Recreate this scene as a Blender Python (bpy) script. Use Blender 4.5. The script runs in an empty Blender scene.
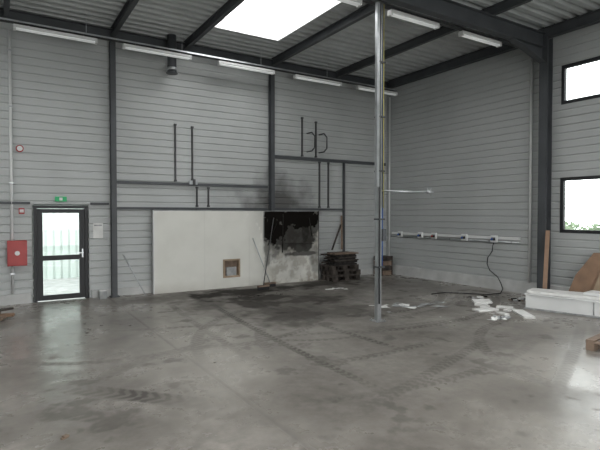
import bpy, math, random
import numpy as np
from mathutils import Vector, Matrix
random.seed(7); rng=np.random.default_rng(7)
sc=bpy.context.scene
sc.view_settings.view_transform='Standard'
WX=10.12; WY=11.2; LX=-4.0; FY=-4.5; H=5.62; DZ=5.78

# ---------------- materials ----------------
def newmat(name):
    m=bpy.data.materials.new(name); m.use_nodes=True
    nt=m.node_tree; return m,nt,nt.nodes['Principled BSDF']
def mat(name,col,rough=.6,metal=0,var=.15,scale=3,bump=0,emit=0):
    m,nt,b=newmat(name); N=nt.nodes; L=nt.links
    tc=N.new('ShaderNodeTexCoord'); n=N.new('ShaderNodeTexNoise')
    n.inputs['Scale'].default_value=scale; n.inputs['Detail'].default_value=6
    L.new(tc.outputs['Object'],n.inputs['Vector'])
    r=N.new('ShaderNodeValToRGB')
    r.color_ramp.elements[0].position=.3; r.color_ramp.elements[1].position=.7
    r.color_ramp.elements[0].color=(*[c*(1-var) for c in col],1)
    r.color_ramp.elements[1].color=(*[min(1,c*(1+var)) for c in col],1)
    L.new(n.outputs['Fac'],r.inputs['Fac']); L.new(r.outputs['Color'],b.inputs['Base Color'])
    b.inputs['Roughness'].default_value=rough; b.inputs['Metallic'].default_value=metal
    if bump:
        bp=N.new('ShaderNodeBump'); bp.inputs['Strength'].default_value=bump; bp.inputs['Distance'].default_value=.02
        L.new(n.outputs['Fac'],bp.inputs['Height']); L.new(bp.outputs['Normal'],b.inputs['Normal'])
    if emit:
        b.inputs['Emission Color'].default_value=(*col,1); b.inputs['Emission Strength'].default_value=emit
    return m
M={}
M['deck']=mat('deck_galvanised',(.46,.485,.48),.45,.0,.12,1.5)
M['steel']=mat('steel_painted_dark',(.058,.063,.068),.55,0,.2,2)
M['steel2']=mat('steel_dark_rail',(.05,.052,.053),.5,0,.2,2)
M['galv']=mat('galvanised_steel',(.46,.48,.49),.35,.75,.15,6)
M['white']=mat('white_plastic',(.68,.69,.68),.5,0,.05,3)
M['tube']=mat('fluorescent_tube_glass',(.85,.87,.86),.3,0,.02,3,0,.2)
M['whitemetal']=mat('white_lacquered_metal',(.68,.69,.68),.4,0,.06,2)
M['red']=mat('red_enamel',(.33,.015,.012),.4,0,.1,4)
M['green']=mat('green_sign',(.02,.36,.13),.5,0,.05,4,0,.1)
M['black']=mat('black_rubber',(.012,.012,.013),.6,0,.2,5)
M['soot']=mat('charred_debris',(.03,.028,.026),.95,0,.5,9,.5)
M['soot'].node_tree.nodes['Principled BSDF'].inputs['Specular IOR Level'].default_value=.05
M['wood']=mat('plywood_brown',(.24,.15,.095),.65,0,.2,4)
M['wood2']=mat('pallet_wood',(.18,.13,.095),.8,0,.35,7,.3)
M['wooddk']=mat('charred_wood',(.045,.037,.031),.9,0,.6,8,.4)
M['card']=mat('cardboard',(.33,.25,.17),.8,0,.15,4)
M['paper']=mat('paper_white',(.66,.66,.64),.8,0,.1,8)
M['paperg']=mat('plastic_sheet_grey',(.30,.31,.31),.6,0,.3,8)
M['curb']=mat('concrete_curb',(.48,.485,.475),.8,0,.15,3,.2)
M['blue']=mat('cable_blue',(.03,.10,.35),.5)
M['yellow']=mat('cable_yellow',(.40,.36,.12),.5)
M['frame']=mat('window_frame_anthracite',(.014,.015,.017),.55)
M['outw']=mat('exterior_cladding_pale',(.50,.57,.53),.7,0,.08,2)
M['asph']=mat('exterior_asphalt',(.25,.26,.25),.9,0,.2,5)
M['leaf']=mat('leaf_green',(.15,.20,.12),.7,0,.4,6)
M['sky_panel']=mat('skylight_and_fill_panel',(1,1,1),.5,0,0,1,0,5.5)  # glow shared by the real skylight and the added fill panels
m,nt,b=newmat('clear_glass'); N=nt.nodes; L=nt.links
out=N['Material Output']; tr=N.new('ShaderNodeBsdfTransparent'); tr.inputs[0].default_value=(.95,.97,.96,1)
gl=N.new('ShaderNodeBsdfGlossy'); gl.inputs['Roughness'].default_value=.03
fr=N.new('ShaderNodeFresnel'); mx=N.new('ShaderNodeMixShader')
L.new(fr.outputs[0],mx.inputs[0]); L.new(tr.outputs[0],mx.inputs[1]); L.new(gl.outputs[0],mx.inputs[2]); L.new(mx.outputs[0],out.inputs[0])
M['glass']=m

def cladding(name,col,soot=False):
    m,nt,b=newmat(name); N=nt.nodes; L=nt.links
    tc=N.new('ShaderNodeTexCoord'); n=N.new('ShaderNodeTexNoise'); n.inputs['Scale'].default_value=.8; n.inputs['Detail'].default_value=5
    mp=N.new('ShaderNodeMapping'); mp.inputs['Scale'].default_value=(1,1,.5)
    L.new(tc.outputs['Object'],mp.inputs[0]); L.new(mp.outputs[0],n.inputs['Vector'])
    r=N.new('ShaderNodeValToRGB'); r.color_ramp.elements[0].position=.3; r.color_ramp.elements[1].position=.72
    r.color_ramp.elements[0].color=(*[c*.9 for c in col],1); r.color_ramp.elements[1].color=(*[c*1.05 for c in col],1)
    L.new(n.outputs['Fac'],r.inputs['Fac'])
    last=r.outputs['Color']
    if soot:
        n2=N.new('ShaderNodeTexNoise'); n2.inputs['Scale'].default_value=2.2; n2.inputs['Detail'].default_value=6
        L.new(tc.outputs['Object'],n2.inputs['Vector'])
        for ctr,f0,f1,amt in (((6.3,11.2,1.75),1.3,2.2,.85),((6.6,11.2,2.1),1.2,3.6,.22)):
            d=N.new('ShaderNodeVectorMath'); d.operation='DISTANCE'; d.inputs[1].default_value=ctr
            L.new(tc.outputs['Object'],d.inputs[0])
            ad=N.new('ShaderNodeMath'); ad.operation='MULTIPLY_ADD'; ad.inputs[1].default_value=1.8; L.new(n2.outputs['Fac'],ad.inputs[0]); L.new(d.outputs['Value'],ad.inputs[2])
            mr=N.new('ShaderNodeMapRange'); mr.inputs['From Min'].default_value=f0; mr.inputs['From Max'].default_value=f1
            mr.inputs['To Min'].default_value=amt; mr.inputs['To Max'].default_value=0
            L.new(ad.outputs[0],mr.inputs['Value'])
            mi=N.new('ShaderNodeMix'); mi.data_type='RGBA'; mi.inputs[7].default_value=(.045,.042,.039,1)
            L.new(mr.outputs[0],mi.inputs[0]); L.new(last,mi.inputs[6]); last=mi.outputs[2]
    L.new(last,b.inputs['Base Color']); b.inputs['Roughness'].default_value=.5
    return m
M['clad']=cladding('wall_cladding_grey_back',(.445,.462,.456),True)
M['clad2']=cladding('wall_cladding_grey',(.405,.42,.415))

# ---------------- mesh builder ----------------
class B:
    def __init__(s): s.v=[];s.f=[];s.m=[];s.ms=[];s.sm=[]
    def mi(s,k):
        if k not in s.ms: s.ms.append(k)
        return s.ms.index(k)
    def quad(s,pts,k):
        n=len(s.v); s.v+=[tuple(p) for p in pts]; s.f.append(tuple(range(n,n+len(pts)))); s.m.append(s.mi(k)); s.sm.append(False)
    def box(s,x0,x1,y0,y1,z0,z1,k,mtx=None):
        n=len(s.v)
        P=[(x0,y0,z0),(x1,y0,z0),(x1,y1,z0),(x0,y1,z0),(x0,y0,z1),(x1,y0,z1),(x1,y1,z1),(x0,y1,z1)]
        if mtx: P=[tuple(mtx@Vector(p)) for p in P]
        s.v+=P
        for f in [(0,3,2,1),(4,5,6,7),(0,1,5,4),(1,2,6,5),(2,3,7,6),(3,0,4,7)]:
            s.f.append(tuple(n+i for i in f)); s.m.append(s.mi(k)); s.sm.append(False)
    def cyl(s,p0,p1,r,k,n=14,r1=None):
        p0=Vector(p0);p1=Vector(p1);d=(p1-p0).normalized(); r1=r if r1 is None else r1
        a=d.orthogonal().normalized(); c=d.cross(a); b0=len(s.v)
        for p,rr in((p0,r),(p1,r1)):
            for i in range(n):
                t=2*math.pi*i/n; s.v.append(tuple(p+rr*(a*math.cos(t)+c*math.sin(t))))
        for i in range(n):
            j=(i+1)%n; s.f.append((b0+i,b0+j,b0+n+j,b0+n+i)); s.m.append(s.mi(k)); s.sm.append(True)
        s.f.append(tuple(b0+i for i in range(n))[::-1]); s.m.append(s.mi(k)); s.sm.append(False)
        s.f.append(tuple(b0+n+i for i in range(n))); s.m.append(s.mi(k)); s.sm.append(False)
    def bar(s,p0,p1,w,h,k):
        p0=Vector(p0);p1=Vector(p1);d=p1-p0;L=d.length
        q=d.to_track_quat('Z','Y').to_matrix().to_4x4(); q.translation=p0
        s.box(-w/2,w/2,-h/2,h/2,0,L,k,q)
    def tube(s,pts,r,k,n=8):
        for a,b_ in zip(pts[:-1],pts[1:]): s.cyl(a,b_,r,k,n)
    def build(s,name,bevel=0):
        me=bpy.data.meshes.new(name); me.from_pydata(s.v,[],s.f)
        for k in s.ms: me.materials.append(M[k])
        me.polygons.foreach_set('material_index',s.m); me.polygons.foreach_set('use_smooth',s.sm); me.update()
        o=bpy.data.objects.new(name,me); sc.collection.objects.link(o)
        if bevel:
            bv=o.modifiers.new('bevel','BEVEL'); bv.width=bevel; bv.segments=2; bv.limit_method='ANGLE'
        return o

def prof(t0,t1,period,pts):
    k=math.floor(t0/period)-1
    allp=[]
    while k*period<t1+period:
        for t,d in pts: allp.append((k*period+t,d))
        k+=1
    def ev(t):
        for (ta,da),(tb,db) in zip(allp[:-1],allp[1:]):
            if ta<=t<=tb: return da+(db-da)*(t-ta)/(tb-ta+1e-9)
        return 0
    return [(t0,ev(t0))]+[p for p in allp if t0<p[0]<t1]+[(t1,ev(t1))]
WP=(.16,[(0,0),(.120,0),(.130,.018),(.148,.018)])
DP=(.25,[(0,0),(.10,0),(.13,.07),(.22,.07)])
def wallribs(bd,axis,pos,sgn,a0,a1,z0,z1,k):
    P=prof(z0,z1,*WP)
    for (za,da),(zb,db) in zip(P[:-1],P[1:]):
        if axis=='X': q=[(a0,pos+sgn*da,za),(a1,pos+sgn*da,za),(a1,pos+sgn*db,zb),(a0,pos+sgn*db,zb)]
        else: q=[(pos+sgn*da,a0,za),(pos+sgn*da,a1,za),(pos+sgn*db,a1,zb),(pos+sgn*db,a0,zb)]
        bd.quad(q,k)

# ---------------- shell ----------------
G=.03
w=B()
DX0,DX1,DTOP=.62,1.65,1.98
wallribs(w,'X',WY,1,LX-G,DX0,0,H,'clad'); wallribs(w,'X',WY,1,DX0,DX1,DTOP,H,'clad'); wallribs(w,'X',WY,1,DX1,WX+G,0,H,'clad')
w.box(DX0-.02,DX0,WY,WY+.16,0,DTOP,'clad'); w.box(DX1,DX1+.02,WY,WY+.16,0,DTOP,'clad'); w.box(DX0,DX1,WY,WY+.16,DTOP,DTOP+.02,'clad')
w.box(LX-.1,DX0,WY+.12,WY+.16,0,H,'clad'); w.box(DX1,WX+.1,WY+.12,WY+.16,0,H,'clad'); w.box(DX0,DX1,WY+.12,WY+.16,DTOP,H,'clad')
w.build('wall_back')
w=B()
W1=(3.3,5.80); W2=(-1.0,2.6)
zs=[(0,1.40),(1.40,2.57),(2.57,4.10),(4.10,4.92),(4.92,H)]
for i,(a,b_) in enumerate(zs):
    if i in(1,3):
        for y0,y1 in((FY,W2[0]),(W2[1],W1[0]),(W1[1],WY+G)): wallribs(w,'Y',WX,1,y0,y1,a,b_,'clad2'); w.box(WX+.12,WX+.16,y0,y1+.08,a,b_,'clad2')
    else: wallribs(w,'Y',WX,1,FY-G,WY+G,a,b_,'clad2'); w.box(WX+.12,WX+.16,FY,WY+.12,a,b_,'clad2')
w.build('wall_right')
w=B(); wallribs(w,'Y',LX,-1,FY-G,WY+G,0,H,'clad2'); w.box(LX-.16,LX-.12,FY,WY,0,H,'clad2'); w.build('wall_left')
w=B()
for a,b_,c,d in((LX-G,0,0,H),(0,5,4.2,H),(5,WX+G,0,H)): wallribs(w,'X',FY,-1,a,b_,c,d,'clad2'); w.box(a,b_,FY-.16,FY-.12,c,d,'clad2')
w.build('wall_front')

SK=[(3.85,5.5,6.9,9.75),(0,1.6,1.0,4.0),(4.1,5.9,1.0,4.0),(7.2,8.9,1.0,4.0),(-3,-1.2,1.0,4.0),(-3,-1.2,6.9,9.5),(1,5,-3.5,-1.5)]  # first is the visible skylight; the rest are unseen glowing panels added for light
def inside(x,y): return any(a<x<b_ and c<y<d for a,b_,c,d in SK)
xs=sorted({LX,WX,*[v for s in SK for v in s[:2]]}); 
ys=sorted({FY,WY,*[v for s in SK for v in s[2:]]})
c=B()
for y0,y1 in zip(ys[:-1],ys[1:]):
    P=prof(y0,y1,*DP)
    for x0,x1 in zip(xs[:-1],xs[1:]):
        if inside((x0+x1)/2,(y0+y1)/2): continue
        for (ta,da),(tb,db) in zip(P[:-1],P[1:]):
            c.quad([(x0,ta,DZ+da),(x0,tb,DZ+db),(x1,tb,DZ+db),(x1,ta,DZ+da)],'deck')
c.build('ceiling')
for a,b_,c0,d in SK:
    s=B()
    s.box(a,b_,c0,d,DZ+.22,DZ+.24,'sky_panel')
    t=.03
    s.box(a-t,a,c0-t,d+t,DZ-.02,DZ+.25,'white'); s.box(b_,b_+t,c0-t,d+t,DZ-.02,DZ+.25,'white')
    s.box(a,b_,c0-t,c0,DZ-.02,DZ+.25,'white'); s.box(a,b_,d,d+t,DZ-.02,DZ+.25,'white')
    s.build('roof_skylight_and_fill')  # all but the first are added fill lighting out of view

t=B(); t.box(LX-.05,WX+.1,WY-.02,WY+.1,H-.02,DZ+.09,'steel'); t.build('trim_1')
t=B(); t.box(WX-.02,WX+.1,FY,WY-.02,H-.02,DZ+.09,'steel'); t.build('trim_2')

# floor with wear/soot attribute
st=.025
nx=int((WX-LX)/st)+1; ny=int((WY-FY)/st)+1
X,Y=np.meshgrid(np.linspace(LX,WX,nx),np.linspace(FY,WY,ny))
def smooth(nx,ny,cell,seed):
    r=np.random.default_rng(seed); gx=int(nx*st/cell)+3; gy=int(ny*st/cell)+3
    g=r.random((gy,gx)); u=np.linspace(0,gx-2.01,nx); v=np.linspace(0,gy-2.01,ny)
    iu=u.astype(int); iv=v.astype(int); fu=(u-iu); fv=(v-iv); fu=fu*fu*(3-2*fu); fv=(fv*fv*(3-2*fv))[:,None]
    a=g[np.ix_(iv,iu)]; b_=g[np.ix_(iv,iu+1)]; c=g[np.ix_(iv+1,iu)]; d=g[np.ix_(iv+1,iu+1)]
    return (a*(1-fu)+b_*fu)*(1-fv)+(c*(1-fu)+d*fu)*fv
def fbm(cell,seed,o=5):
    s=0;amp=1;t=0
    for i in range(o): s=s+amp*smooth(nx,ny,cell/2**i,seed+i); t+=amp; amp*=.55
    return s/t
n1=fbm(1.6,11); n2=fbm(.5,31); n3=fbm(.3,91)
def blob(cx,cy,rx,ry,ang=0):
    c_,s_=math.cos(ang),math.sin(ang); u=((X-cx)*c_+(Y-cy)*s_)/rx; v=(-(X-cx)*s_+(Y-cy)*c_)/ry
    return np.sqrt(u*u+v*v)
soot=np.zeros_like(X)
for cx,cy,rx,ry,a,s,k in [(4.6,9.0,1.2,1.3,0,.82,3.0),(5.0,10.1,1.5,.8,0,.9,2.8),(6.0,10.2,1.2,.7,0,.85,2.8),(4.4,7.7,.9,1.2,.2,.65,3.2),(5.5,8.6,1.0,1.0,0,.75,3.0),(7.2,10.3,1.5,.6,0,.8,2.4),(3.3,10.3,1.0,.55,0,.5,2.2),(5.4,7.3,.9,.9,0,.55,3.2),(3.7,9.0,.8,1.0,0,.55,3.0)]:
    d=blob(cx,cy,rx,ry,a)+ (.5*n2+.5*n3-.5)*k
    soot=np.maximum(soot,s*np.clip(1.35-d,0,1))
haze=np.zeros_like(X)
for cx,cy,rx,ry,a,s in [(5.0,8.4,3.2,3.2,0,.5),(4.8,6.4,2.6,3.4,-.2,.32),(7.5,9.3,3.0,2.0,0,.36)]:
    d=blob(cx,cy,rx,ry,a)+(n1-.5)*.8
    haze=np.maximum(haze,s*np.clip(1.0-d,0,1)**.8)
soot=np.maximum(soot,haze*(.75+.5*n2))
tr=np.zeros_like(X)
gate=np.clip(.2+1.3*n2,0,1)
def arc(cx,cy,R,a0,a1,w_,s,tread=.11):
    global tr
    dx=X-cx;dy=Y-cy;r=np.hypot(dx,dy);an=np.degrees(np.arctan2(dy,dx))
    d=r-R; m_=(np.abs(d)<w_)&(an>a0)&(an<a1)
    edge=np.clip((w_-np.abs(d))/.03,0,1)
    ends=np.clip((an-a0)/14,0,1)*np.clip((a1-an)/14,0,1)
    sarc=np.radians(an)*R
    pat=.5+.5*(np.sin((sarc+np.abs(d)*.8)*2*math.pi/tread)>-.1)
    tr=np.maximum(tr,m_*edge*ends*min(1,s*1.3)*pat*gate)
def line(x0,y0,x1,y1,w_,s,tread=.11):
    global tr
    mx_,my=(x0+x1)/2,(y0+y1)/2; L_=math.hypot(x1-x0,y1-y0); R=45
    ux,uy=(x1-x0)/L_,(y1-y0)/L_
    ccx,ccy=mx_-uy*R,my+ux*R
    d=np.hypot(X-ccx,Y-ccy)-R
    tt=((X-x0)*ux+(Y-y0)*uy)
    m_=(np.abs(d)<w_)*np.clip(tt/.9,0,1)*np.clip((L_-tt)/.9,0,1)*np.clip((w_-np.abs(d))/.03,0,1)
    pat=.5+.5*(np.sin((tt+np.abs(d)*.8)*2*math.pi/tread)>-.1)
    tr=np.maximum(tr,m_*min(1,s*1.3)*pat*gate)
line(.4,5.7,1.8,4.2,.15,.85,.13); line(.1,5.2,1.4,3.9,.13,.6,.13)
line(3.6,9.8,3.2,3.5,.08,.65); line(4.4,9.3,4.5,4.2,.08,.55); line(2.9,10,2.6,5.2,.08,.45)
arc(5.6,5.2,2.6,90,179,.10,.42); arc(5.6,5.2,3.5,100,179,.10,.4)
arc(3.0,8.3,2.2,-100,10,.09,.45); arc(6.2,9.8,3.2,-120,-30,.10,.48); arc(6.2,9.8,4.3,-125,-40,.10,.48)
arc(6.2,9.8,3.5,-120,-50,.05,.4); arc(2.2,4.6,1.6,20,150,.09,.38); arc(7.5,2.5,2.6,80,179,.10,.42); arc(1.5,8,1.8,-150,-20,.08,.4)
arc(4.2,9.5,4.8,-110,-60,.09,.42); arc(4.2,9.5,5.9,-110,-65,.09,.38)
line(2.2,3.2,6.4,4.6,.10,.38); line(1.2,7.8,6.8,6.4,.08,.38); line(3.0,6.2,7.5,5.4,.07,.35)
line(4.5,2.6,8.5,4.4,.09,.32); arc(4.4,7.0,1.4,-160,40,.07,.38); arc(8.2,7.6,1.8,100,179,.07,.38)
# grime specks
tr=np.maximum(tr,np.clip((n3-.66)*6,0,.5))
light=np.clip((n1-.42)*2.2,0,1)*np.clip((8.5-Y)/3,0,1)
verts=np.stack([X.ravel(),Y.ravel(),np.zeros(X.size)],1)
idx=np.arange(nx*ny).reshape(ny,nx)
faces=np.stack([idx[:-1,:-1],idx[:-1,1:],idx[1:,1:],idx[1:,:-1]],-1).reshape(-1,4)
def gridmesh(name,verts,faces,col,mats):
    me=bpy.data.meshes.new(name); me.vertices.add(len(verts)); me.vertices.foreach_set('co',verts.astype(np.float32).ravel())
    me.loops.add(faces.size); me.loops.foreach_set('vertex_index',faces.astype(np.int32).ravel())
    me.polygons.add(len(faces)); me.polygons.foreach_set('loop_start',np.arange(0,faces.size,4,dtype=np.int32))
    me.update(calc_edges=True)
    at=me.color_attributes.new('marks','FLOAT_COLOR','POINT'); at.data.foreach_set('color',col.astype(np.float32).ravel())
    for m_ in mats: me.materials.append(m_)
    o=bpy.data.objects.new(name,me); sc.collection.objects.link(o); return o
m,nt,b=newmat('concrete_floor'); N=nt.nodes; L=nt.links
tc=N.new('ShaderNodeTexCoord'); at=N.new('ShaderNodeAttribute'); at.attribute_name='marks'
sep=N.new('ShaderNodeSeparateColor'); L.new(at.outputs['Color'],sep.inputs[0])
na=N.new('ShaderNodeTexNoise'); na.inputs['Scale'].default_value=.9; na.inputs['Detail'].default_value=10; na.inputs['Roughness'].default_value=.68
nb=N.new('ShaderNodeTexNoise'); nb.inputs['Scale'].default_value=8; nb.inputs['Detail'].default_value=7; nb.inputs['Roughness'].default_value=.65
for n_ in(na,nb): L.new(tc.outputs['Object'],n_.inputs['Vector'])
r=N.new('ShaderNodeValToRGB'); e=r.color_ramp.elements
e[0].position=.32; e[0].color=(.145,.131,.115,1); e[1].position=.68; e[1].color=(.33,.308,.275,1)
L.new(na.outputs['Fac'],r.inputs['Fac'])
def mixc(a,bcol,fac,mode='MIX'):
    mi=N.new('ShaderNodeMix'); mi.data_type='RGBA'; mi.blend_type=mode
    L.new(a,mi.inputs[6])
    if isinstance(bcol,tuple): mi.inputs[7].default_value=bcol
    else: L.new(bcol,mi.inputs[7])
    if isinstance(fac,float): mi.inputs[0].default_value=fac
    else: L.new(fac,mi.inputs[0])
    return mi.outputs[2]
def math_(op,a,b_,c=None):
    n_=N.new('ShaderNodeMath'); n_.operation=op; n_.use_clamp=False
    for i,v in enumerate((a,b_,c)):
        if v is None: continue
        if isinstance(v,(int,float)): n_.inputs[i].default_value=v
        else: L.new(v,n_.inputs[i])
    return n_.outputs[0]
r2=N.new('ShaderNodeValToRGB'); r2.color_ramp.elements[0].position=.3; r2.color_ramp.elements[0].color=(.62,.62,.62,1); r2.color_ramp.elements[1].position=.66; r2.color_ramp.elements[1].color=(1.0,1.0,1.0,1)
L.new(nb.outputs['Fac'],r2.inputs['Fac'])
c1=mixc(r.outputs['Color'],r2.outputs['Color'],.85,'MULTIPLY')
c1=mixc(c1,(.45,.43,.39,1),math_('MULTIPLY',sep.outputs['Blue'],.55))
c1=mixc(c1,(.05,.046,.042,1),math_('MULTIPLY',sep.outputs['Green'],.85))
c1=mixc(c1,(.012,.011,.010,1),math_('MULTIPLY',sep.outputs['Red'],.97))
L.new(c1,b.inputs['Base Color'])
rr=N.new('ShaderNodeMapRange'); rr.inputs['From Min'].default_value=.3; rr.inputs['From Max'].default_value=.7; rr.inputs['To Min'].default_value=.38; rr.inputs['To Max'].default_value=.19
L.new(na.outputs['Fac'],rr.inputs['Value'])
mk=math_('MAXIMUM',sep.outputs['Red'],math_('MULTIPLY',sep.outputs['Green'],.7))
L.new(math_('MULTIPLY_ADD',mk,.6,rr.outputs[0]),b.inputs['Roughness'])
L.new(math_('MULTIPLY_ADD',mk,-.52,.52),b.inputs['Specular IOR Level'])
bp=N.new('ShaderNodeBump'); bp.inputs['Strength'].default_value=.2; bp.inputs['Distance'].default_value=.007
L.new(nb.outputs['Fac'],bp.inputs['Height']); L.new(bp.outputs['Normal'],b.inputs['Normal'])
j=np.clip(1.3-np.abs(X-2.02)/.012,0,1)
tr=np.maximum(tr,j*1.0)
col=np.stack([soot.ravel(),tr.ravel(),light.ravel(),np.ones(X.size)],1)
gridmesh('floor',verts,faces,col,[m])

t=B(); t.box(LX,DX0-.06,WY-.06,WY-.001,0,.2,'curb'); t.build('baseboard_back')
t=B(); t.box(DX1+.06,WX-.07,WY-.06,WY-.001,0,.16,'curb'); t.build('baseboard_back.001')
t=B(); t.box(WX-.07,WX-.001,FY,WY-.001,0,.27,'curb'); t.build('baseboard_right')

# ---------------- steel structure ----------------
def Ibeam(bd,p0,p1,h,bw,k='steel'):
    (x0,y0,z0),(x1,y1,z1)=p0,p1
    tf=.015
    if abs(x1-x0)>abs(y1-y0):
        bd.box(x0,x1,y0-bw/2,y0+bw/2,z0-h,z0-h+tf,k); bd.box(x0,x1,y0-bw/2,y0+bw/2,z0-tf,z0,k); bd.box(x0,x1,y0-.006,y0+.006,z0-h+tf,z0-tf,k)
    else:
        bd.box(x0-bw/2,x0+bw/2,y0,y1,z0-h,z0-h+tf,k); bd.box(x0-bw/2,x0+bw/2,y0,y1,z0-tf,z0,k); bd.box(x0-.006,x0+.006,y0,y1,z0-h+tf,z0-tf,k)
for x in (-1.8,.2,2.15,3.75,6.05,8.1):
    p=B(); Ibeam(p,(x,FY+.05,DZ),(x,WY-.2,DZ),.18,.09); p.build('roof_purlin')
CY=6.03
for yy in (CY,1.2,-3.6):
    p=B(); Ibeam(p,(LX+.05,yy,DZ-.185),(WX-.32,yy,DZ-.185),.30,.15)
    p.bar((WX-1.4,yy,DZ-.49),(WX-.33,yy,DZ-.78),.14,.015,'steel'); p.quad([(WX-1.4,yy,DZ-.49),(WX-.33,yy,DZ-.49),(WX-.33,yy,DZ-.78)],'steel')
    p.build('roof_beam')
p=B(); Ibeam(p,(LX+.05,WY-.12,DZ-.02),(WX-.1,WY-.12,DZ-.02),.2,.12); p.build('eaves_beam')
p=B(); Ibeam(p,(WX-.14,FY+.05,DZ-.02),(WX-.14,WY-.25,DZ-.02),.22,.14); p.build('eaves_beam')
def Icol(x,y,z1,w_,d,name='steel_column',along='Y'):
    p=B(); t_=.015
    if along=='Y':
        p.box(x-w_/2,x+w_/2,y-d/2,y-d/2+t_,0,z1,'steel'); p.box(x-w_/2,x+w_/2,y+d/2-t_,y+d/2,0,z1,'steel'); p.box(x-.006,x+.006,y-d/2+t_,y+d/2-t_,0,z1,'steel')
    else:
        p.box(x-d/2,x-d/2+t_,y-w_/2,y+w_/2,0,z1,'steel'); p.box(x+d/2-t_,x+d/2,y-w_/2,y+w_/2,0,z1,'steel'); p.box(x-d/2+t_,x+d/2-t_,y-.006,y+.006,0,z1,'steel')
    p.box(x-w_/2-.04,x+w_/2+.04,y-d/2-.04,y+d/2+.02,0,.02,'steel')
    p.build(name)
for x in (2.15,6.05): Icol(x,WY-.14,DZ-.23,.11,.13)
Icol(-1.8,WY-.14,DZ-.23,.11,.13)
Icol(WX-.19,CY,DZ-.26,.18,.2,along='X'); Icol(WX-.19,1.2,DZ-.26,.18,.2,along='X')
p=B(); p.box(8.42,8.47,WY-.09,WY-.03,.0,3.26,'steel'); p.build('wall_post')
def girt(x0,x1,z,h=.06,k='steel'):
    p=B(); p.box(x0,x1,WY-.075,WY-.005,z-h/2,z+h/2,k); p.build('wall_girt')
girt(2.23,5.97,2.5); girt(6.13,WX-.1,3.3,.08); girt(2.23,5.97,1.93,.05); girt(6.13,8.40,1.93,.05)
girt(DX1+.05,2.07,2.02,.05); girt(-1.7,DX0-.05,2.02,.05)
for x,z0,z1 in ((3.55,2.56,3.9),(3.96,2.60,3.88),(4.07,1.97,2.45),(4.36,1.97,2.45),(7.05,3.36,4.42),(7.62,1.97,3.25),(7.92,1.97,3.25),(7.5,3.36,4.35)):
    p=B(); p.box(x-.015,x+.015,WY-.05,WY-.004,z0,z1,'steel2')
    p.box(x-.028,x+.028,WY-.055,WY-.004,z0,z0+.04,'steel2'); p.box(x-.028,x+.028,WY-.055,WY-.004,z1-.04,z1,'steel2'); p.build('wall_rail')
p=B(); p.box(3.85,4.05,WY-.14,WY-.08,2.5,2.58,'galv'); p.box(3.93,3.99,WY-.16,WY-.14,2.48,2.62,'steel2'); p.build('pipe_clamp')
for x in (7.22,7.62):
    p=B(); y=WY-.1
    p.tube([(x,WY-.004,4.0),(x,y-.15,4.0),(x+.08,y-.17,3.9),(x+.08,y-.17,3.6),(x,y-.15,3.5),(x,WY-.004,3.5)],.018,'steel2'); p.build('wall_hook_bracket')

# ---------------- door ----------------
d=B(); y0,y1=WY+.0,WY+.07
x0,x1=DX0+.005,DX1-.005
f='frame'
d.box(x0,x0+.06,y0-.02,y1,0,DTOP-.005,f); d.box(x1-.06,x1,y0-.02,y1,0,DTOP-.005,f); d.box(x0+.06,x1-.06,y0-.02,y1,DTOP-.065,DTOP-.005,f)
a,b_=x0+.065,x1-.065
d.box(a,a+.1,y0,y1,.02,DTOP-.075,f); d.box(b_-.1,b_,y0,y1,.02,DTOP-.075,f)
d.box(a+.1,b_-.1,y0,y1,.02,.12,f); d.box(a+.1,b_-.1,y0,y1,DTOP-.16,DTOP-.075,f); d.box(a+.1,b_-.1,y0,y1,.84,.94,f)
d.box(a+.1,b_-.1,y0+.03,y0+.04,.12,.84,'glass'); d.box(a+.1,b_-.1,y0+.03,y0+.04,.94,DTOP-.16,'glass')
d.cyl((b_-.04,y0,.98),(b_-.04,y0-.05,.98),.012,'galv'); d.bar((b_-.04,y0-.05,.98),(b_-.17,y0-.05,.98),.02,.02,'galv')
d.box(b_-.055,b_-.03,y0-.008,y0,.88,1.06,'galv')
d.build('door_1')
def window(name,ya,yb,za,zb,n):
    w=B(); xa,xb=WX-.01,WX+.07; k='frame'; g=.004
    ya+=g;yb-=g;za+=g;zb-=g
    w.box(xa,xb,ya,yb,za,za+.07,k); w.box(xa,xb,ya,yb,zb-.07,zb,k)
    for i in range(n+1):
        yc=ya+.035+(yb-ya-.07)*i/n; w.box(xa,xb,yc-.035,yc+.035,za+.07,zb-.07,k)
    w.box(xa+.03,xa+.04,ya+.05,yb-.05,za+.05,zb-.05,'glass')
    w.build(name)
window('window_1',*W1,1.40,2.57,1); window('window_2',*W1,4.10,4.92,1)
window('window_3',*W2,1.40,2.57,2); window('window_4',*W2,4.10,4.92,2)

# ---------------- left wall fixtures ----------------
p=B(); p.cyl((.25,WY-.05,.22),(.25,WY-.05,5.4),.026,'whitemetal')
for z in (.6,2.4,3.9,5.0): p.box(.21,.29,WY-.08,WY-.005,z,z+.03,'galv')
p.build('riser_pipe')
p=B(); p.cyl((.40,WY-.002,3.1),(.40,WY-.07,3.1),.07,'red'); p.cyl((.40,WY-.07,3.1),(.40,WY-.09,3.1),.05,'white'); p.build('alarm_sounder',)
p=B(); p.box(.37,.47,WY-.06,WY-.003,1.80,1.92,'red'); p.box(.385,.455,WY-.065,WY-.06,1.83,1.89,'white'); p.build('fire_alarm_call_point',.004)
p=B(); p.box(.16,.5,WY-.22,WY-.085,.78,1.28,'red'); p.box(.18,.48,WY-.225,WY-.22,.80,1.26,'red'); p.cyl((.33,WY-.225,1.03),(.33,WY-.230,1.03),.045,'white'); p.box(.30,.34,WY-.085,WY-.003,.85,1.2,'red'); p.box(.42,.46,WY-.085,WY-.003,.85,1.2,'red'); p.build('fire_hose_cabinet',.006)
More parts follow.
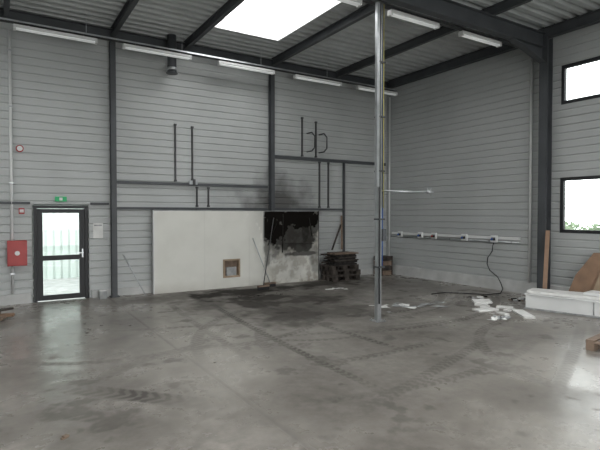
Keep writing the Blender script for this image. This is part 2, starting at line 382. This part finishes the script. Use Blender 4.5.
p=B(); p.box(1.02,1.24,WY-.04,WY-.003,2.06,2.16,'green'); p.box(1.10,1.16,WY-.043,WY-.04,2.08,2.14,'white'); p.build('exit_sign')
p=B(); p.box(1.75,1.95,WY-.012,WY-.002,1.28,1.6,'paper'); p.box(1.77,1.93,WY-.014,WY-.012,1.54,1.57,'paperg'); p.build('notice_sheet')
p=B(); p.box(1.82,1.97,10.88,11.03,0,.16,'paperg'); p.box(1.83,1.96,10.89,11.02,.16,.175,'white'); p.build('waste_bin',.01)
p=B(); p.cyl((2.75,10.78,.012),(2.35,11.11,.9),.010,'galv'); p.build('leaning_rod')

# ---------------- burnt white partition ----------------
PX0,PX1,PY,PH=2.98,7.42,10.93,1.87
s2=.02
gx=int((PX1-PX0)/s2)+1; gz=int(PH/s2)+1
XX,ZZ=np.meshgrid(np.linspace(PX0,PX1,gx),np.linspace(0.001,PH,gz))
def fb2(cell,seed):
    s=0;t=0;amp=1
    for i in range(4):
        c_=cell/2**i; r_=np.random.default_rng(seed+i); g=r_.random((int(PH/c_)+4,int((PX1-PX0)/c_)+4))
        u=(XX-PX0)/c_; v=ZZ/c_; iu=u.astype(int); iv=v.astype(int); fu=u-iu; fv=v-iv; fu=fu*fu*(3-2*fu); fv=fv*fv*(3-2*fv)
        s=s+amp*((g[iv,iu]*(1-fu)+g[iv,iu+1]*fu)*(1-fv)+(g[iv+1,iu]*(1-fu)+g[iv+1,iu+1]*fu)*fv); t+=amp; amp*=.6
    return s/t
q=fb2(.45,5); q2=fb2(.18,25)
so=np.zeros_like(XX)
for cx,cz,rx,rz,s_ in [(5.95,1.55,.40,.5,1.0),(6.3,1.75,.5,.28,1.0),(6.75,1.74,.8,.26,1.0),(7.15,1.5,.4,.4,.88),(6.45,1.25,.45,.38,.92),(6.9,1.08,.5,.24,.92),(5.85,1.1,.10,.5,.7),(6.9,.75,.5,.06,.85),(6.4,.5,.5,.3,.15),(7.3,.7,.15,.4,.5),(6.5,1.4,.9,.6,.72),(7.0,1.4,.1,.4,.95)]:
    dd=np.sqrt(((XX-cx)/rx)**2+((ZZ-cz)/rz)**2)+(q-.5)*1.5+(q2-.5)*1.3
    so=np.maximum(so,s_*np.clip((1.42-dd)*1.9,0,1))
so*=np.clip((XX-5.70)/.06,0,1)
so=np.maximum(so,.3*np.clip(1-(5.70-XX)/.5,0,1)*(XX<5.70)*(q>.4)*np.clip((ZZ-.9),0,1))
seam=np.zeros_like(XX)
for sx in (4.16,5.34): seam=np.maximum(seam,(np.abs(XX-sx)<.011)*.06)
so=np.maximum(so,seam)
dirt=np.clip(np.clip((.25-ZZ)/.25,0,1)*.5*q+np.clip((XX-5.7)/.3,0,1)*np.clip((q2-.42)*3,0,.55),0,1)
vv=np.stack([XX.ravel(),np.full(XX.size,PY),ZZ.ravel()],1)
ii=np.arange(gx*gz).reshape(gz,gx)
fc=np.stack([ii[:-1,:-1],ii[:-1,1:],ii[1:,1:],ii[1:,:-1]],-1).reshape(-1,4)
cx_=vv[fc].mean(1); keep=~((cx_[:,0]>4.66)&(cx_[:,0]<5.05)&(cx_[:,2]>.28)&(cx_[:,2]<.67)); fc=fc[keep]
m,nt,b=newmat('white_panel_burnt'); N=nt.nodes; L=nt.links
at=N.new('ShaderNodeAttribute'); at.attribute_name='marks'; sep=N.new('ShaderNodeSeparateColor'); L.new(at.outputs['Color'],sep.inputs[0])
tc=N.new('ShaderNodeTexCoord'); nn=N.new('ShaderNodeTexNoise'); nn.inputs['Scale'].default_value=2; nn.inputs['Detail'].default_value=6; L.new(tc.outputs['Object'],nn.inputs['Vector'])
r=N.new('ShaderNodeValToRGB'); r.color_ramp.elements[0].position=.3; r.color_ramp.elements[0].color=(.62,.62,.57,1); r.color_ramp.elements[1].position=.6; r.color_ramp.elements[1].color=(.67,.67,.62,1)
L.new(nn.outputs['Fac'],r.inputs['Fac'])
c1=mixc(r.outputs['Color'],(.24,.21,.17,1),sep.outputs['Green'])
c1=mixc(c1,(.010,.009,.008,1),sep.outputs['Red'])
L.new(c1,b.inputs['Base Color']); b.inputs['Roughness'].default_value=.7
L.new(math_('MULTIPLY_ADD',sep.outputs['Red'],-.3,.3),b.inputs['Specular IOR Level'])
part=gridmesh('burnt_partition_panel',vv,fc,np.stack([so.ravel(),dirt.ravel(),so.ravel()*0,np.ones(XX.size)],1),[m])
e=B()
e.box(PX0,PX1,PY+.001,PY+.09,PH,PH+.015,'paperg'); e.box(PX0-.02,PX0,PY,PY+.09,0,PH+.015,'white'); e.box(PX1,PX1+.02,PY,PY+.09,0,PH+.015,'soot')
e.box(4.63,4.67,PY-.02,PY+.09,.25,.70,'card'); e.box(5.04,5.08,PY-.02,PY+.09,.25,.70,'card'); e.box(4.67,5.04,PY-.02,PY+.09,.25,.29,'card'); e.box(4.67,5.04,PY-.02,PY+.09,.66,.70,'card')
e.box(4.67,5.04,PY+.08,PY+.09,.29,.66,'wood2'); e.box(4.74,5.0,PY+.04,PY+.08,.29,.5,'paperg')
for xx in (3.0,4.16,5.34,5.72): e.box(xx-.02,xx+.03,PY+.01,PY+.09,0,PH,'wood2')
eo=e.build('partition_frame'); eo.parent=part
e=B()
e.bar((6.1,PY-.02,1.55),(5.85,PY-.03,1.0),.03,.01,'soot'); e.bar((6.28,PY-.02,.8),(6.3,PY-.02,1.8),.03,.015,'soot')
e.bar((6.36,PY-.02,1.04),(7.25,PY-.02,1.0),.025,.012,'soot'); e.bar((7.1,PY-.03,1.7),(7.2,PY-.02,1.2),.03,.01,'soot')
eo=e.build('charred_strips'); eo.parent=part

def broom(p0,p1,name,k='galv'):
    p=B(); p0=Vector(p0);p1=Vector(p1)
    hx=.15
    p.box(p0.x-hx,p0.x+hx,p0.y-.03,p0.y+.03,.07,.11,'wood2'); 
    for i in range(11):
        xx=p0.x-hx+.012+i*.027; p.box(xx-.011,xx+.011,p0.y-.028,p0.y+.028,.0,.07,'black')
    p.cyl((p0.x,p0.y,.10),p1,.012,k); p.build(name)
broom((5.72,10.55,0),(5.42,10.90,1.2),'broom'); broom((5.35,10.2,0),(6.0,10.87,1.7),'broom','steel2')

def pallet(bd,cx,cy,z,L_,W_,ang,k):
    mt=Matrix.Translation((cx,cy,z))@Matrix.Rotation(ang,4,'Z')
    for j in (-1,0,1): bd.box(-L_/2,L_/2,j*(W_/2-.05)-.05,j*(W_/2-.05)+.05,0,.02,k,mt)
    for i in (-1,0,1):
        for j in (-1,0,1): bd.box(i*(L_/2-.07)-.07,i*(L_/2-.07)+.07,j*(W_/2-.05)-.05,j*(W_/2-.05)+.05,.02,.098,k,mt)
    for i in (-1,0,1): bd.box(i*(L_/2-.07)-.07,i*(L_/2-.07)+.07,-W_/2,W_/2,.098,.118,k,mt)
    n=5
    for j in range(n):
        y=-W_/2+.05+j*(W_-.1)/(n-1); bd.box(-L_/2,L_/2,y-.05,y+.05,.118,.14,k,mt)
p=B(); r_=random.Random(12)
for i in range(3): pallet(p,7.98+r_.uniform(-.05,.05),10.66,i*.142,.9,.56,r_.uniform(-.08,.08),'wooddk')
z=.43
while z<.74:
    for j in range(3):
        mt=Matrix.Translation((7.97+r_.uniform(-.07,.07),10.45+j*.19,z))@Matrix.Rotation(r_.uniform(-.12,.12),4,'Z'); L_=r_.uniform(.55,.92)/2
        p.box(-L_,L_,-.07,.07,0,.032,r_.choice(['wooddk','soot','wooddk','wood2' if z>.6 else 'soot']),mt)
    z+=.036
p.build('charred_pallet_stack')
p=B(); p.bar((8.25,10.97,.80),(8.33,11.1,1.75),.05,.03,'wood2'); p.bar((7.9,10.96,.80),(8.3,11.08,1.5),.04,.03,'wooddk'); p.build('leaning_batten')
p=B()
for i in range(4): p.box(9.5,9.92,10.72,11.06,i*.14+.005,i*.14+.13,'wooddk' if i%2 else 'wood2')
for xx in (9.5,9.89): p.box(xx,xx+.03,10.70,10.72,0,.56,'wooddk')
p.build('wooden_crate')

# ---------------- centre pole ----------------
px,py=5.42,6.2
p=B()
p.box(px-.04,px+.04,py-.04,py+.04,.012,DZ-.51,'galv'); p.box(px-.1,px+.1,py-.1,py+.1,0,.012,'galv')
for sx in(-1,1):
    for sy in(-1,1): p.cyl((px+sx*.075,py+sy*.075,.012),(px+sx*.075,py+sy*.075,.035),.012,'galv',6)
p.box(px-.10,px-.045,py-.08,py-.02,2.25,DZ-.51,'galv')
p.cyl((px+.065,py-.03,.9),(px+.065,py-.03,DZ-.51),.010,'blue'); p.cyl((px+.055,py-.06,1.9),(px+.055,py-.06,DZ-.51),.009,'yellow'); p.cyl((px-.02,py-.06,.3),(px-.02,py-.06,DZ-.51),.014,'steel2')
for z in (.9,1.7,2.5,3.4,4.3): p.box(px-.055,px+.08,py-.08,py+.045,z,z+.025,'steel')
p.box(px+.04,px+.11,py-.08,py-.0,1.35,1.55,'steel')
pole=p.build('service_pole')
p=B(); tip=Vector((px+.82,py-.36,2.17))
p.cyl((px+.045,py-.03,2.19),tip,.014,'galv'); 
for a_ in range(6):
    t_=a_*math.pi/3; p.cyl(tip,tip+Vector((.075*math.cos(t_)*.848,-.075*math.cos(t_)*.53,.075*math.sin(t_))),.009,'galv',6)
p.cyl(tip-Vector((.03,-.02,0)),tip+Vector((.03,-.02,0)),.03,'galv'); o=p.build('valve_arm'); o.parent=pole

# ---------------- lights + trays ----------------
def fluo(x0,x1,y,z):
    p=B(); p.box(x0,x1,y-.055,y+.055,z+.04,z+.09,'whitemetal'); p.cyl((x0+.03,y-.024,z+.02),(x1-.03,y-.024,z+.02),.018,'tube',10); p.cyl((x0+.03,y+.024,z+.02),(x1-.03,y+.024,z+.02),.018,'tube',10)
    p.box(x0,x0+.04,y-.055,y+.055,z,z+.04,'white'); p.box(x1-.04,x1,y-.055,y+.055,z,z+.04,'white')
    for xx in (x0+.25,x1-.25): p.cyl((xx,y,z+.09),(xx,y,z+.115),.008,'galv',6)
    p.build('fluorescent_light')
def tray(y,z,x0,x1):
    p=B(); p.box(x0,x1,y-.06,y+.06,z,z+.008,'steel2'); p.box(x0,x1,y-.06,y-.052,z,z+.04,'galv'); p.box(x0,x1,y+.052,y+.06,z,z+.04,'galv')
    x=x0+.65
    while x<x1: p.cyl((x,y,z+.008),(x,y,DZ-.005),.006,'galv',6); x+=1.95
    p.tube([(x0+.1+i*.5,y+random.uniform(-.03,.03),z+.03) for i in range(int((x1-x0-.2)/.5))],.014,'black',6)
    p.build('cable_tray')
tray(10.5,5.34,-3,WX-.3); tray(6.42,5.39,-3,WX-.3)
for x in (-1.7,.3,2.25,4.35,6.4,8.4): fluo(x,x+1.45,10.5,5.22)
for x in (.5,2.3,4.0,5.85,7.7): fluo(x,x+1.2,6.42,5.27)
p=B(); p.cyl((3.35,10.75,4.95),(3.35,10.75,DZ-.005),.10,'steel',24); p.cyl((3.35,10.75,5.0),(3.35,10.75,5.06),.115,'galv',24); p.cyl((3.35,10.75,5.4),(3.35,10.75,5.44),.115,'galv',24); p.cyl((3.35,10.75,4.93),(3.35,10.75,4.95),.125,'steel',24); p.build('ventilation_flue')

# ---------------- right wall trunking ----------------
p=B(); xw=WX-.003
p.box(xw-.05,xw,6.7,10.9,1.20,1.265,'whitemetal'); p.cyl((xw-.03,6.7,1.145),(xw-.03,10.9,1.145),.02,'galv',8)
y=6.9
while y<10.9: p.box(xw-.055,xw-.002,y-.012,y+.012,1.115,1.17,'paperg'); y+=.6
p.build('cable_trunking')
for y in (9.7,9.2,7.33,10.5,8.2):
    p=B(); p.box(xw-.12,xw-.056,y-.08,y+.08,1.13,1.29,'white'); p.box(xw-.125,xw-.12,y-.06,y+.06,1.17,1.25,'paperg'); p.cyl((xw-.12,y-.03,1.21),(xw-.15,y-.03,1.19),.028,'black'); p.cyl((xw-.12,y+.035,1.21),(xw-.15,y+.035,1.19),.026,'red' if y==9.2 else 'blue'); p.build('socket_box',.005)
def cable(pts):
    p=B(); p.tube(pts,.011,'black')
    for a_ in pts[1:-1]: p.cyl((a_[0],a_[1],a_[2]-.006),(a_[0],a_[1],a_[2]+.006),.011,'black',8)
    p.build('hanging_cable')
cable([(xw-.14,7.30,1.12),(xw-.16,7.32,1.04),(xw-.13,7.35,.92),(xw-.12,7.48,.75),(xw-.115,7.5,.6),(xw-.12,7.42,.45),(xw-.13,7.2,.32),(xw-.18,7.08,.2),(xw-.28,6.95,.08),(xw-.5,6.85,.012),(xw-.9,6.9,.012),(xw-1.2,7.3,.012),(xw-1.5,7.6,.012),(xw-1.9,7.6,.012)])
p=B(); p.cyl((xw-.04,6.45,.27),(xw-.04,6.45,5.3),.025,'whitemetal'); p.build('conduit_pipe')
p=B(); p.cyl((xw-.06,11.0,.27),(xw-.06,11.0,5.3),.022,'whitemetal'); p.build('conduit_pipe')

# ---------------- right hand debris ----------------
mt=Matrix.Translation((8.95,4.75,0))@Matrix.Rotation(math.radians(14),4,'Z')
p=B(); p.box(-.26,.26,-1.2,.85,.03,.27,'whitemetal',mt); p.box(-.28,.28,-1.22,.87,0.0,.03,'paperg',mt); p.box(-.28,.28,-1.22,.87,.27,.295,'white',mt)
p.box(-.268,-.26,-.3,-.28,.04,.26,'paperg',mt); p.box(-.2,.2,.85,.858,.08,.24,'paperg',mt)
mt2=mt@Matrix.Translation((.02,.1,.30))@Matrix.Rotation(.07,4,'Z')
p.box(-.24,.22,-.9,.75,0,.05,'paper',mt2); mt3=mt2@Matrix.Translation((.03,-.55,.055))@Matrix.Rotation(-.2,4,'Z'); p.box(-.2,.2,-.5,.35,0,.04,'white',mt3)
p.build('white_metal_cabinet',.01)
p=B()
mt=Matrix.Translation((9.66,0,0.0))@Matrix.Rotation(math.radians(16),4,'Y')
for xo in (0,.02): p.quad([tuple(mt@Vector(v)) for v in ((xo,4.0,0),(xo,5.45,0),(xo,5.3,.6),(xo,5.02,1.08),(xo,4.0,1.12))],'wood')
for a_,b_ in (((4.0,0),(5.45,0)),((5.45,0),(5.3,.6)),((5.3,.6),(5.02,1.08)),((5.02,1.08),(4.0,1.12)),((4.0,1.12),(4.0,0))):
    p.quad([tuple(mt@Vector(v)) for v in ((0,*a_),(0,*b_),(.02,*b_),(.02,*a_))],'wood')
p.build('plywood_board')
p=B(); mt=Matrix.Translation((9.58,0,0.0))@Matrix.Rotation(math.radians(16),4,'Y')
for xo in (0,.01): p.quad([tuple(mt@Vector(v)) for v in ((xo,4.2,0),(xo,4.95,0),(xo,4.8,.75),(xo,4.2,.82))],'card')
p.build('cardboard_sheet')
p=B(); p.bar((9.28,5.62,.03),(9.80,5.87,1.45),.08,.03,'wood'); p.build('leaning_plank')
p=B()
for (x,y,a_,L_,W_,z,rx) in ((7.95,5.2,.9,.65,.2,0,0),(7.7,5.8,-.2,.45,.2,0,0),(8.2,6.25,.5,.5,.22,0,0),(8.18,6.25,-.6,.35,.2,.045,.12),(8.2,5.75,-1.0,.3,.16,0,0),(7.95,6.0,.3,.2,.12,0,0),(7.65,5.4,1.3,.22,.1,0,0),(8.05,5.55,.1,.25,.1,0,0)):
    mt=Matrix.Translation((x,y,z))@Matrix.Rotation(a_,4,'Z')@Matrix.Rotation(rx,4,'X'); p.box(-L_/2,L_/2,-W_/2,W_/2,0,.035,'paper',mt)
p.build('foam_sheets',.004)
def sheets(name,items,k,seed,lift=.05):
    r_=random.Random(seed); p=B()
    for (cx,cy,n,spread,size) in items:
        for i in range(n):
            x=cx+max(-1.6,min(1.6,r_.gauss(0,1)))*spread; y=cy+max(-1.6,min(1.6,r_.gauss(0,1)))*spread*.7; a_=r_.uniform(0,6.28); s=size*r_.uniform(.5,1.3); s1=s*r_.uniform(.5,.9); kk=r_.choice(k)
            g=3; hz=[[r_.uniform(.004,lift*s/.2) if r_.random()<.5 else .004 for b1 in range(g+1)] for a1 in range(g+1)]
            def P(u,v):
                xx=(u/g-.5)*s; yy=(v/g-.5)*s1; return (x+xx*math.cos(a_)-yy*math.sin(a_),y+xx*math.sin(a_)+yy*math.cos(a_),hz[u][v]+i*.0007)
            for u in range(g):
                for v in range(g): p.quad([P(u,v),P(u+1,v),P(u+1,v+1),P(u,v+1)],kk)
    p.build(name)
sheets('scattered_papers',[(7.25,5.2,7,.1,.14)],['paper','paperg','paper'],1)
sheets('scattered_papers.001',[(6.6,7.0,13,.34,.2),(7.3,6.7,7,.2,.18)],['paperg','paper','paperg'],2,.02)
sheets('scattered_papers.002',[(6.9,9.3,6,.14,.2)],['paper'],3,.02)
sheets('charred_scraps',[(5.0,9.5,16,.45,.07)],['soot','wooddk','soot'],4)
sheets('charred_scraps.001',[(9.0,6.65,16,.3,.12)],['soot','wooddk','paperg','paper'],9)
sheets('small_litter',[(1.6,8.2,7,.4,.05)],['paperg','wood2','wooddk'],5)
sheets('small_litter.001',[(3,6.0,6,.7,.035)],['paperg','wood2','wooddk'],6)
sheets('small_litter.002',[(6.4,5.4,9,.4,.05)],['paper','wooddk','paperg'],8,.02)
p=B(); r_=random.Random(44)
for i in range(26):
    s=r_.uniform(.02,.06); x=9.35+r_.uniform(-.3,.3); y=6.15+r_.uniform(-.12,.1)
    mt=Matrix.Translation((x,y,s*.3))@Matrix.Rotation(r_.uniform(0,3),4,'Z')@Matrix.Rotation(r_.uniform(-.3,.3),4,'X'); p.box(-s,s,-s*.6,s*.6,-s*.3,s*.4,r_.choice(['curb','paperg','wood2','soot']),mt)
p.build('rubble')
p=B(); 
for i in range(9):
    mt=Matrix.Translation((-.15+random.uniform(-.25,.22),9.8+random.uniform(-.2,.2),.03+i*.012))@Matrix.Rotation(random.uniform(0,3),4,'Z')@Matrix.Rotation(random.uniform(-.2,.2),4,'X')
    p.box(-.2,.2,-.05,.05,0,.03,random.choice(['wood2','wooddk','wood']),mt)
p.build('wood_scrap_pile')
p=B(); pallet(p,7.25,3.1,0,1.2,.8,math.radians(8),'wood2'); mt=Matrix.Translation((7.15,3.15,.142))@Matrix.Rotation(.5,4,'Z'); p.box(-.5,.5,-.06,.06,0,.025,'wooddk',mt); p.box(-.3,.4,.1,.2,0,.02,'wood',mt); p.build('wooden_pallet')
p=B(); mt=Matrix.Translation((.44,4.27,0))@Matrix.Rotation(.6,4,'Z'); p.box(-.03,.03,-.012,.012,0,.012,'wood2',mt); p.box(-.01,.03,-.02,.02,.012,.02,'wood2',mt); p.build('wood_chip')

# ---------------- exterior ----------------
p=B(); p.quad([(-40,-40,-.06),(60,-40,-.06),(60,60,-.06),(-40,60,-.06)],'asph'); p.build('exterior_ground')
p=B(); y=15.5
x=-6
while x<8: p.box(x,x+.14,y,y+.05,-.06,4,'outw'); p.box(x+.14,x+.2,y+.03,y+.05,-.06,4,'outw'); x+=.2
p.build('exterior_facade')
p=B(); r_=random.Random(3)
for i in range(7000):
    yy=r_.uniform(-2,11); hh=1.62+.22*math.sin(yy*1.3)+.15*math.sin(yy*3.1+1)
    z=r_.uniform(0,hh); x=14.5+r_.gauss(0,.35); s=.09
    a_=Vector((r_.gauss(0,1),r_.gauss(0,1),r_.gauss(0,1))).normalized(); b1=a_.orthogonal().normalized()*s; a1=a_*s*1.4; c0=Vector((x,yy,z))
    p.quad([c0-a1,c0-b1*.6,c0+a1,c0+b1*.6],'leaf')
for yy in range(-2,11,2): p.cyl((14.5,yy,-.06),(14.5,yy,1.2),.05,'wooddk',8)
p.build('hedge')

# ---------------- light ----------------
wd=bpy.data.worlds.new('World'); sc.world=wd; wd.use_nodes=True
bg=wd.node_tree.nodes['Background']; bg.inputs[0].default_value=(.965,.985,1,1); bg.inputs[1].default_value=6.0
def area(name,loc,rot,sx,sy,power,col=(1,1,1)):
    l=bpy.data.lights.new(name,'AREA'); l.shape='RECTANGLE'; l.size=sx; l.size_y=sy; l.energy=power; l.color=col
    o=bpy.data.objects.new(name,l); o.location=loc; o.rotation_euler=rot; sc.collection.objects.link(o); return o
area('daylight_gate',(2.5,FY-.3,2.2),(math.radians(90),0,0),5,4,220,(1,.99,.97))

cam=bpy.data.cameras.new('camera'); co=bpy.data.objects.new('camera',cam); sc.collection.objects.link(co)
cam.sensor_width=36; cam.lens=29.1; co.location=(0,0,1.8)
co.rotation_euler=(math.radians(90-1.3),0,math.radians(-32)); sc.camera=co
